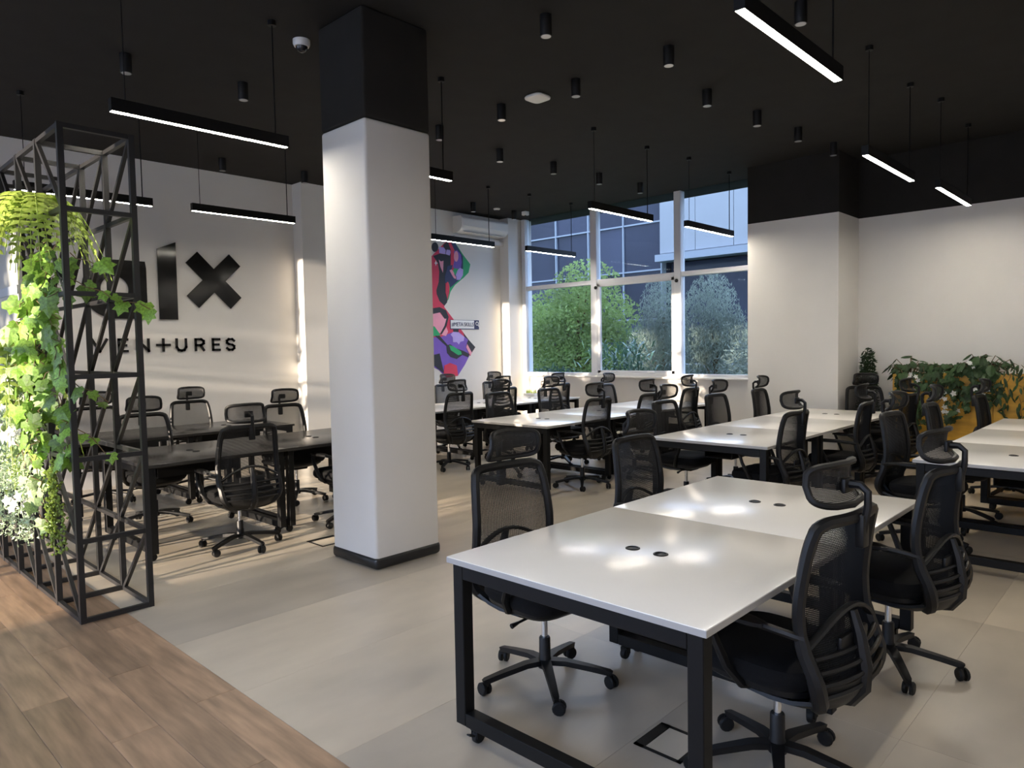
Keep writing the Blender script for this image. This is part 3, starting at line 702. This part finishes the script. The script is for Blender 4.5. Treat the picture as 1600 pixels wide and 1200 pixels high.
# ------------------------------------------------------------------ mural (flat paint shapes on the wall)
def mural():
    cols = dict(red=(.62, .035, .09), black=(.012, .012, .018), green=(.015, .36, .13), purple=(.17, .085, .46), lilac=(.46, .36, .78), pink=(.80, .33, .44), navy=(.02, .03, .11), white=(.80, .80, .82))
    for k, c in cols.items(): M['mural_'+k] = mat('mural_'+k, c, .6, var=.05, scale=6)
    t = thing('wall_mural', 'tall red, black, green and purple painted mural beside the column', 'mural', (0, YW, 0))
    lay = [0]
    # shapes are drawn from wall coordinates (metres along X, height)
    def sh(name, pts, c):
        lay[0] += 1; w = .001+.0006*lay[0]; MB().prism(pts, 0, w, WF).build(name, 'mural_'+c, t)
    def U(px, py):                    # sketch units of the upper and lower picture sheets -> wall metres
        return (7.86+(px-675)*.01478 + (py-480)*(-.0004), 2.31-(py-480)*.01135+(px-700)*.0010)
    def z1(*p): return [U(670+a/10, 370+b/10) for a, b in p]
    def z2(*p): return [U(670+a/8.567, 470+b/8.567) for a, b in p]
    def el(cx, cy, rx, ry, f, n=20, rot=0): return f(*[(cx+rx*math.cos(2*PI*k/n)*math.cos(rot)-ry*math.sin(2*PI*k/n)*math.sin(rot), cy+rx*math.cos(2*PI*k/n)*math.sin(rot)+ry*math.sin(2*PI*k/n)*math.cos(rot)) for k in range(n)])
    sh('green_shape', z1((300, 90), (400, 90), (540, 290), (668, 450), (640, 580), (560, 660), (420, 770), (350, 870), (318, 990), (300, 1010), (250, 700), (260, 300)), 'green')
    sh('red_field', z1((-400, 420), (60, 330), (250, 130), (310, 85), (380, 90), (420, 300), (400, 520), (300, 720), (330, 880), (300, 1000), (258, 1080), (240, 1130), (-300, 1200), (-600, 800)), 'red')
    sh('black_shape', z1((230, 160), (300, 100), (350, 230), (350, 470), (330, 560), (262, 640), (270, 760), (270, 880), (300, 980), (298, 1030), (256, 1082), (180, 1010), (135, 900), (130, 840), (165, 720), (172, 560), (150, 430), (80, 330), (180, 290), (260, 300)), 'black')
    sh('black_edge', z1((340, 95), (400, 95), (480, 220), (545, 330), (548, 520), (505, 520), (480, 330), (400, 220)), 'navy')
    sh('purple_hair', z1((400, 250), (450, 235), (510, 300), (525, 420), (510, 520), (440, 520), (385, 500), (405, 400)), 'purple')
    sh('pink_face', el(435, 330, 36, 82, z1), 'pink')
    sh('lilac_lock', z1((430, 620), (460, 540), (500, 505), (550, 535), (545, 620), (500, 690), (445, 695)), 'lilac')
    sh('navy_coat', z1((300, 480), (380, 460), (360, 540), (440, 640), (440, 690), (480, 695), (345, 810), (325, 730), (262, 740), (258, 640)), 'navy')
    sh('pink_hand', z1((330, 545), (365, 530), (400, 580), (410, 620), (435, 650), (425, 680), (395, 660), (365, 610)), 'pink')
    sh('red_sleeve', el(300, 830, 30, 110, z1), 'red')
    sh('pink_flash', z1((165, 385), (195, 410), (235, 400), (228, 580), (190, 490)), 'pink')
    sh('lens_barrel', z1((165, 190), (240, 200), (270, 240), (262, 300), (170, 285)), 'lilac')
    sh('lens_ring', z1((285, 230), (335, 235), (345, 270), (330, 318), (270, 300)), 'lilac')
    sh('lens_end', el(105, 197, 48, 72, z1), 'black')
    sh('white_star', z1((95, 435), (112, 428), (120, 395), (128, 428), (150, 437), (128, 446), (120, 475), (112, 446)), 'white')
    # lower figure
    sh('red_back', z2((80, 60), (215, 90), (330, 245), (560, 560), (645, 655), (570, 760), (300, 760), (-200, 760), (-300, 300)), 'red')
    sh('black_diagonal', z2((470, 440), (545, 540), (645, 655), (590, 725), (520, 600)), 'black')
    sh('purple_body', z2((-200, 470), (180, 470), (300, 430), (400, 420), (540, 545), (520, 600), (560, 760), (500, 870), (400, 1010), (250, 1015), (150, 900), (-150, 700)), 'purple')
    sh('black_collar', z2((330, 370), (410, 370), (405, 430), (335, 430)), 'black')
    sh('black_hair', z2((-40, 140), (60, 95), (150, 85), (235, 130), (270, 220), (245, 330), (180, 440), (155, 430), (215, 300), (215, 240), (160, 155), (80, 165), (-40, 200)), 'black')
    sh('pink_head', z2((-40, 180), (80, 165), (150, 155), (215, 240), (240, 240), (215, 330), (160, 425), (110, 390), (60, 300), (-40, 280)), 'pink')
    sh('pink_neck', z2((240, 350), (262, 410), (235, 468), (175, 445)), 'pink')
    sh('green_collar', z2((-60, 320), (85, 330), (165, 450), (-60, 460)), 'green')
    sh('black_strap', z2((90, 450), (150, 455), (260, 590), (480, 690), (560, 740), (540, 780), (440, 730), (240, 600)), 'black')
    sh('black_bag', z2((240, 590), (290, 580), (440, 690), (460, 740), (380, 785), (300, 750), (250, 690)), 'black')
    sh('green_bag', z2((275, 590), (330, 610), (440, 690), (450, 730), (400, 735), (300, 660)), 'green')
    sh('lilac_star', z2((295, 455), (330, 420), (400, 430), (485, 500), (475, 555), (430, 560), (408, 595), (380, 560), (330, 555), (325, 490)), 'lilac')
    sh('pink_arm', z2((510, 640), (525, 600), (590, 720), (575, 765), (540, 700)), 'pink')
    sh('black_leg', z2((-100, 720), (150, 685), (210, 950), (100, 850), (-100, 720)), 'black')
    sh('red_patch', z2((215, 850), (290, 825), (380, 870), (400, 1010), (250, 1015), (205, 960)), 'red')
    # search box with its words
    box = z2((282, 262), (655, 268), (660, 382), (282, 368)); xs = [p[0] for p in box]; zs_ = [p[1] for p in box]
    x0, x1, zb, zt = 8.285, 8.965, 1.935, 2.08
    sh('box_border', [(x0-.008, zb-.014), (x1, zb-.014), (x1, zt+.006), (x0-.008, zt+.006)], 'navy')
    sh('box_white', [(x0, zb), (x1-.12, zb), (x1-.12, zt), (x0, zt)], 'white')
    lay[0] += 1
    gl = MB(); n = 20; W0 = .001+.0006*lay[0]; cx, cz = x1-.068, 2.025
    gl.tube([(cx+.03*math.cos(2*PI*k/n), -W0-.02, cz+.03*math.sin(2*PI*k/n)) for k in range(n)], .007, 6, closed=True); gl.tube([(cx+.022, -W0-.02, cz-.022), (cx+.05, -W0-.02, cz-.055)], .008, 6)
    gl.build('magnifier', 'mural_white', t)
    tx = bpy.data.curves.new('search_words', 'FONT'); tx.body = '#META SKILLS'; tx.size = .098; tx.extrude = .001; tx.space_character = .93
    to = bpy.data.objects.new('search_words', tx); COL.objects.link(to); dg = bpy.context.evaluated_depsgraph_get(); me = bpy.data.meshes.new_from_object(to.evaluated_get(dg)); COL.objects.unlink(to); bpy.data.objects.remove(to)
    wdt = max(v.co.x for v in me.vertices); me.materials.clear(); me.materials.append(M['mural_navy'])
    link('search_words', me, t, (x0+.015, -(W0+.004), zb+.04), (PI/2, 0, 0), (.53/wdt, 1, 1))
mural()

# ------------------------------------------------------------------ floor boxes
def floor_box(x, y, s, label):
    t = thing('floor_box', label, 'floor socket', (x, y, 0)); 
    f = MB(); f.bx(-s, s, -s, -s+.018, 0, .004).bx(-s, s, s-.045, s, 0, .004).bx(-s, -s+.014, -s, s, 0, .004).bx(s-.014, s, -s, s, 0, .004); f.build('frame', 'steel', t)
    MB().bx(-s+.016, s-.016, -s+.02, s-.047, 0, .0025).build('lid', 'tile', t)
floor_box(2.41, 1.46, .105, 'square floor socket box under the nearest front desk')
floor_box(3.16, 5.16, .125, 'square floor socket box beside the left foot of the column')

# ------------------------------------------------------------------ plant frame (black steel truss)
TX0, TX1, TY0, PS, NB, LV = 1.222, 1.600, 4.690, .485, 8, .485
tr = thing('plant_frame', 'tall black steel lattice divider hung with plants at the left edge', 'divider', (0, 0, 0))
BW = .030
def bar(name, a, b, w=BW): MB().bar(a, b, w).build(name, 'truss', tr)
for i in range(NB+1):
    y = TY0+PS*i
    for x in (TX0, TX1): bar('post', (x, y, 0), (x, y, 6*LV), BW+.002)
    for k in (0, 6) if i else range(7): bar('cross_bar', (TX0, y, k*LV+(.015 if k == 0 else -.015 if k == 6 else 0)), (TX1, y, k*LV+(.015 if k == 0 else -.015 if k == 6 else 0)), BW-.002)
for k in range(7):
    z = k*LV+(.015 if k == 0 else -.015 if k == 6 else 0)
    for x in (TX0, TX1): bar('rail', (x, TY0, z), (x, TY0+PS*NB, z), BW-.004)
for i in range(NB):
    y = TY0+PS*i
    for k in range(6):
        bar('diagonal', (TX0, y, k*LV), (TX0, y+PS, (k+1)*LV), BW-.008)
        bar('diagonal', (TX1, y+PS, k*LV), (TX1, y, (k+1)*LV), BW-.008)
# white panel on the frame
t = thing('pale_panel', 'plain pale panel fixed to the plant frame at the left picture edge', 'panel', (1.18, 6.35, 0))
MB().rbox((0, 0, 1.76), (.03, 1.6, 1.33), .003, 1).build('board', 'board', t); MB().rbox((-.018, 0, 2.02), (.008, 1.6, .06), .002, 1).build('grey_strip', 'greyband', t)

# ------------------------------------------------------------------ plants on the frame
def leaf_mesh(name, outline, m_, bend=.15):
    n = len(outline); vs = [(0, 0, 0)]; fs = []
    ymax = max(p[1] for p in outline)
    for x, y in outline: vs.append((x, y, -bend*abs(x)-bend*.6*(y/ymax)**2*ymax))
    vs[0] = (0, .45*ymax, .02*ymax)
    for i in range(n): fs.append((0, 1+i, 1+(i+1) % n))
    me = bpy.data.meshes.new(name); me.from_pydata(vs, [], fs); me.update(); me.materials.append(M[m_])
    return me
IVY = [(0, 0), (.28, -.10), (.52, .12), (.38, .32), (.50, .58), (.24, .62), (0, 1.0), (-.24, .62), (-.50, .58), (-.38, .32), (-.52, .12), (-.28, -.10)]
OVAL = [(0, 0), (.2, .15), (.3, .42), (.22, .75), (0, 1), (-.22, .75), (-.3, .42), (-.2, .15)]
LANCE = [(0, 0), (.10, .2), (.13, .5), (.08, .8), (0, 1), (-.08, .8), (-.13, .5), (-.10, .2)]
ivy_me = leaf_mesh('leaf', IVY, 'leaf'); ivy_me2 = leaf_mesh('leaf', IVY, 'palegreen')
def leaf_at(me, par, p, size, rnd, out=Vector((-1, -.5, .2)), spread=1.0, droop=True):
    d = (out.normalized() + Vector((rnd.gauss(0, .5), rnd.gauss(0, .5), rnd.gauss(0, .4)))*spread).normalized()
    tip = Vector((d.x*.5, d.y*.5, -.8 if droop else .3)) + Vector((rnd.gauss(0, .3), rnd.gauss(0, .3), rnd.gauss(0, .25)))
    z = d; y = (tip - z*tip.dot(z)).normalized(); x = y.cross(z)
    R = Matrix((x, y, z)).transposed(); link('leaf', me, par, p, R.to_euler(), size)
def vine(name, label, strands, me, size, step, seed, group='plants on the frame', out=Vector((-1, -.6, .25)), flowers=0):
    t = thing(name, label, 'plant', strands[0][0], 0, group); base = Vector(strands[0][0]); rnd = random.Random(seed)
    st = MB()
    for pts in strands:
        P = [Vector(p)-base for p in pts]; path = [P[0]]
        for a, b in zip(P, P[1:]):
            n = max(1, int((b-a).length/step))
            for k in range(1, n+1):
                q = a.lerp(b, k/n)+Vector((rnd.gauss(0, .018), rnd.gauss(0, .018), rnd.gauss(0, .012))); path.append(q)
                leaf_at(me, t, q+Vector((rnd.gauss(0, .03), rnd.gauss(0, .03), 0)), size*rnd.uniform(.6, 1.25), rnd, out)
        st.tube(path, .003, 5)
    st.build('stems', 'stem', t)
    return t
def fern(name, label, base, n, ln, seed, m_='fern', az0=0, az1=2*PI, group='plants on the frame', droop=1.0, pin=.055):
    t = thing(name, label, 'plant', base, 0, group); rnd = random.Random(seed)
    for i in range(n):
        az = az0+(az1-az0)*(i+rnd.random())/n; L_ = ln*rnd.uniform(.65, 1.05); up = rnd.uniform(.25, .75); mb = MB()
        h = Vector((math.cos(az), math.sin(az), 0)); s = Vector((-h.y, h.x, 0)); N = 16; path = []
        for k in range(N+1):
            u = k/N; path.append(h*L_*.62*u**.9 + Vector((0, 0, L_*(up*1.1*u - (up+.75)*droop*u*u))))
        mb.tube(path, .0022, 4)
        for k in range(1, N):
            u = k/N; w = pin*L_/.45*math.sin(PI*min(1, .12+.9*u))**.7*(1.1-.6*u); d = (path[k+1]-path[k-1]).normalized(); hw2 = L_/N*.42
            for sg_ in (-1, 1):
                tip = path[k]+s*sg_*w+d*w*.35+Vector((0, 0, -.2*w)); 
                mb.add([path[k]-d*hw2*.6, path[k]+s*sg_*w*.5-d*hw2*.5, tip, path[k]+s*sg_*w*.5+d*hw2*1.3, path[k]+d*hw2*.6], [(0, 1, 2, 3, 4)])
        mb.build('frond', m_, t)
    MB().lathe([(.03, -.05), (.05, 0), (.045, .0)], (0, 0, 0), 12).build('root_pot', 'plastic', t)
    return t
def trailing(name, label, tops, ln, m_, seed, dense, ls, group='plants on the frame', round_=False, spread=.03):
    t = thing(name, label, 'plant', tops[0], 0, group); base = Vector(tops[0]); rnd = random.Random(seed)
    for tp in tops:
        mb = MB(); p = Vector(tp)-base; L_ = ln*rnd.uniform(.65, 1.1); path = [p.copy()]
        n = int(L_/.03)
        for k in range(n):
            p = p+Vector((rnd.gauss(0, .006), rnd.gauss(0, .006), -.03)); path.append(p.copy())
            for j in range(dense):
                c = p+Vector((rnd.gauss(0, spread), rnd.gauss(0, spread), rnd.uniform(-.015, .015))); s = ls*rnd.uniform(.7, 1.2)
                if round_: mb.add([c+Vector(v)*s for v in ((1, 0, 0), (-1, 0, 0), (0, 1, 0), (0, -1, 0), (0, 0, 1), (0, 0, -1))], [(0, 2, 4), (2, 1, 4), (1, 3, 4), (3, 0, 4), (2, 0, 5), (1, 2, 5), (3, 1, 5), (0, 3, 5)])
                else:
                    q = Euler((rnd.uniform(0, 6), rnd.uniform(0, 6), rnd.uniform(0, 6))).to_matrix()
                    mb.add([q @ Vector(v)*s + c for v in ((0, -1, 0), (.5, 0, .1), (0, 1, 0), (-.5, 0, .1))], [(0, 1, 2, 3)])
        mb.tube(path, .002, 4, cap=False); mb.build('strand', m_, t)
    return t
def flower_cluster(par, p, n, r, seed, m_='petal'):
    rnd = random.Random(seed); p = Vector(p)
    for i in range(n):
        c = p+Vector((rnd.gauss(0, r), rnd.gauss(0, r), rnd.gauss(0, r))); mb = MB(); d = Vector((-1, -.7, rnd.uniform(-.2, .6))).normalized(); u = d.cross(Vector((0, 0, 1))).normalized(); v = d.cross(u); s = .03*rnd.uniform(.8, 1.2)
        for k in range(5):
            an = 2*PI*k/5; e = u*math.cos(an)+v*math.sin(an); f = u*math.cos(an+.6)+v*math.sin(an+.6); g = u*math.cos(an-.6)+v*math.sin(an-.6)
            mb.add([c, c+f*s*.7+d*s*.2, c+e*s*1.2+d*s*.15, c+g*s*.7+d*s*.2], [(0, 1, 2, 3)])
        mb.build('flower', m_, par)

fern('hanging_fern', 'bright fern at the top of the plant frame', (1.19, 5.16, 2.50), 30, .62, 1, az0=1.6, az1=6.6, pin=.075)
fern('hanging_fern', 'drooping fern halfway down the plant frame, left of the ivy', (1.11, 5.62, 1.68), 30, .66, 2, az0=1.8, az1=6.2, droop=1.35, pin=.07)
fern('hanging_fern', 'fern at the upper left picture edge on the plant frame', (1.19, 6.05, 2.52), 18, .46, 9, az0=1.6, az1=6.4, pin=.07)
vine('ivy_plant', 'broad leaved ivy climbing around the corner post of the frame', [
    [(1.25, 4.95, 2.32), (1.17, 4.92, 2.05), (1.15, 4.90, 1.75), (1.14, 4.95, 1.4)],
    [(1.22, 5.05, 2.28), (1.14, 5.05, 1.95), (1.13, 5.02, 1.6), (1.13, 4.98, 1.25)],
    [(1.2, 5.2, 2.2), (1.12, 5.25, 1.9), (1.11, 5.2, 1.55), (1.12, 5.12, 1.1)],
    [(1.24, 4.86, 2.15), (1.17, 4.80, 1.85), (1.17, 4.78, 1.5), (1.18, 4.74, 1.15), (1.2, 4.74, .95)],
    [(1.2, 5.12, 2.1), (1.1, 5.12, 1.8), (1.09, 5.1, 1.4), (1.1, 5.05, .95)]], ivy_me, .100, .030, 31)
vine('ivy_plant', 'ivy shoot reaching right across the end of the frame', [[(1.24, 4.78, 2.05), (1.33, 4.66, 1.98), (1.45, 4.65, 1.93), (1.60, 4.64, 1.90), (1.66, 4.64, 1.84)], [(1.26, 4.74, 2.18), (1.33, 4.66, 2.12), (1.40, 4.64, 2.10)]], ivy_me, .095, .060, 32, out=Vector((-.5, -1, .2)))
vine('ivy_plant', 'small ivy sprig on the lower end bars of the frame', [[(1.25, 4.74, 1.42), (1.32, 4.66, 1.36), (1.38, 4.66, 1.30)], [(1.25, 4.74, 1.15), (1.31, 4.67, 1.08), (1.36, 4.66, 1.0)]], ivy_me, .085, .05, 33, out=Vector((-.5, -1, .2)))
iv = vine('flowering_vine', 'variegated vine with white flowers in the middle of the frame', [
    [(1.12, 5.35, 1.75), (1.08, 5.36, 1.4), (1.10, 5.3, 1.05), (1.12, 5.25, .75)], [(1.12, 5.5, 1.6), (1.08, 5.5, 1.3), (1.1, 5.42, .95)],
    [(1.12, 5.15, 1.3), (1.10, 5.1, 1.0), (1.12, 5.06, .72), (1.13, 5.06, .55)]], ivy_me2, .080, .026, 34)
b_ = Vector(iv.location)
for k, (p, n, r) in enumerate([((1.07, 5.28, 1.08), 9, .045), ((1.07, 5.32, .66), 6, .035), ((1.07, 5.5, 1.45), 6, .05), ((1.06, 5.42, 1.22), 5, .05)]): flower_cluster(iv, Vector(p)-b_, n, r, 50+k)
trailing('trailing_plant', 'silvery fine leaved plant cascading at the left picture edge', [(1.12+.05*math.sin(k*2.1), 5.50+.042*k, 1.45+.08*math.sin(k*1.7)) for k in range(20)], 1.05, 'silver', 41, 9, .015, spread=.036)
trailing('trailing_plant', 'yellow green beaded plant hanging beside the corner post', [(1.155+.012*(k % 3), 4.90+.022*k, .98-.02*k) for k in range(5)], .62, 'bead', 42, 4, .0115, round_=True, spread=.013)
yl = trailing('trailing_plant', 'short yellow flowered plant among the silvery cascade', [(1.09+.01*k, 5.52+.03*k, .98) for k in range(4)], .28, 'bead', 43, 4, .012, spread=.03)

# ------------------------------------------------------------------ yellow planter on the right
pl = thing('yellow_planter', 'long yellow plywood planter box full of trailing plants', 'planter', (9.64, 0, 0)); PY1, PY0 = 2.66, -2.6
def planter():
    z0, z1 = .10, 1.17; n = 5; w = (PY1-PY0)/n
    for i in range(n): MB().rbox((.012, PY1-w*(i+.5), (z0+z1)/2), (.024, w-.003, z1-z0), .002, 1).build('front_panel', 'yellow', pl)
    MB().bx(.024, .40, PY1-.024, PY1, z0, z1).build('end_panel', 'yellow', pl)
    MB().bx(.40, .42, PY0, PY1, z0, z1).build('rear_panel', 'yellow', pl)
    MB().bx(.03, .41, PY0, PY1-.02, 0, z0).build('plinth', 'base', pl)
    MB().bx(.024, .40, PY0, PY1-.024, 1.05, 1.11).build('soil', 'soil', pl)
planter()
PG = 'plants in the yellow planter'
oval_me = leaf_mesh('leaf', OVAL, 'darkleaf', .2); lance_me = leaf_mesh('leaf', LANCE, 'darkleaf', .25); ivyd = leaf_mesh('leaf', IVY, 'darkleaf')
def broad(label, p, n, ln, seed, me=oval_me):
    t = thing('broadleaf_plant', label, 'plant', p, 0, PG); rnd = random.Random(seed); st = MB()
    for i in range(n):
        az = rnd.uniform(0, 2*PI); el = rnd.uniform(.3, 1.25); L_ = ln*rnd.uniform(.5, 1); d = Vector((math.cos(az)*math.cos(el), math.sin(az)*math.cos(el), math.sin(el)))
        if d.x > 0: d.x *= .25
        q = d*L_
        st.tube([(0, 0, 0), q*.6+Vector((0, 0, .03)), q], .004, 4); leaf_at(me, t, q, ln*.42*rnd.uniform(.7, 1.1), rnd, Vector((d.x, d.y, .9)), .4)
    st.build('stems', 'stem', t)
def grassy(label, p, n, ln, seed, m_='palegreen'):
    t = thing('grass_plant', label, 'plant', p, 0, PG); rnd = random.Random(seed)
    for i in range(n):
        az = rnd.uniform(0, 2*PI); L_ = ln*rnd.uniform(.6, 1.1); h = Vector((math.cos(az)*(.35 if math.cos(az) > 0 else 1), math.sin(az), 0)); s = Vector((-h.y, h.x, 0)).normalized()*.009; rr = rnd.uniform(.35, .9); mb = MB(); P = [h*L_*rr*u + Vector((0, 0, L_*(1.1*u-.75*rr*u*u))) for u in (0, .35, .7, 1)]
        mb.add([P[0]-s, P[0]+s, P[1]+s*1.2, P[1]-s*1.2, P[2]+s*.8, P[2]-s*.8, P[3]], [(0, 1, 2, 3), (3, 2, 4, 5), (5, 4, 6)]); mb.build('blade', m_, t)
def cascade(label, y, x, z, w, ln, seed, fl=0, me=ivyd, step=.036, size=.085):
    rnd = random.Random(seed); S = []
    for k in range(max(2, int(w/.05))):
        yy_ = y-w/2+w*(k+.5)/max(2, int(w/.05)); l = ln*rnd.uniform(.35, 1.0)
        S.append([(x+.15, yy_+rnd.gauss(0, .03), z+.10), (x+.02, yy_, z+.12), (x-.06, yy_+rnd.gauss(0, .03), z-.02), (x-.07, yy_+rnd.gauss(0, .04), z-l)])
    t = vine('trailing_vine', label, S, me, size, step, seed, PG, out=Vector((-1, -.1, .3)))
    if fl:
        b = Vector(t.location)
        for k in range(fl): flower_cluster(t, Vector((x-.10, y+rnd.uniform(-w/2, w/2), z+rnd.uniform(-ln*.7, .1)))-b, 4, .04, seed*7+k)
X_ = 9.64
tree('dwarf_conifer', 'small conifer in the corner at the left end of the planter', (9.88, 3.02, 0), [(9.88, 3.02, 1.0, .14, .13, .28), (9.88, 3.02, 1.28, .10, .10, .22), (9.88, 3.02, .7, .15, .14, .3)], 2600, .03, 'darkleaf', 61, .3, .3, .02)
broad('broad leaved plant at the left end of the planter', (9.80, 2.50, 1.10), 34, .32, 62)
cascade('green trailing vine second from the left end of the planter', 2.12, X_, 1.16, .5, .6, 63, 3)
grassy('thin spiky plant above the left planter vines', (9.82, 2.22, 1.10), 14, .34, 64)
cascade('small low vine at the left corner of the planter', 2.57, X_, 1.16, .12, .5, 73, 0)
broad('large dark broad leaved plant in the middle of the planter', (9.80, 1.72, 1.12), 40, .40, 65)
cascade('vine with white flowers in the middle of the planter', 1.72, X_, 1.16, .36, .35, 66, 3)
cascade('long dry hanging vine near the middle of the planter', 1.42, X_, 1.16, .2, .95, 67, 0, lance_me, .05, .11)
cascade('dense trailing vine on the right of the planter', .95, X_, 1.16, .55, .6, 68, 3)
grassy('upright grassy plant on the right of the planter', (9.82, 1.05, 1.10), 22, .42, 69)
cascade('vine with white blossoms at the right picture edge', .42, X_, 1.16, .4, .6, 70, 5)
grassy('spiky grass at the right picture edge', (9.82, .55, 1.10), 22, .40, 71)
broad('broad leaved plant at the right picture edge', (9.80, .22, 1.12), 34, .34, 72)

# small green trough on the sunny corner desk
t = thing('desk_planter', 'tiny bright green grass trough on the sunlit corner desk', 'plant', (9.0, 8.14, .752))
MB().rbox((0, 0, .025), (.09, .26, .05), .006, 1).build('trough', 'white_plastic', t)
g = MB(); rnd = random.Random(5)
for i in range(90):
    c = Vector((rnd.uniform(-.035, .035), rnd.uniform(-.12, .12), .05)); e = c+Vector((rnd.gauss(0, .02), rnd.gauss(0, .02), rnd.uniform(.05, .10))); g.add([c-Vector((0, .004, 0)), c+Vector((0, .004, 0)), e], [(0, 1, 2)])
g.build('grass', 'fern', t)
bpy.context.view_layer.update()
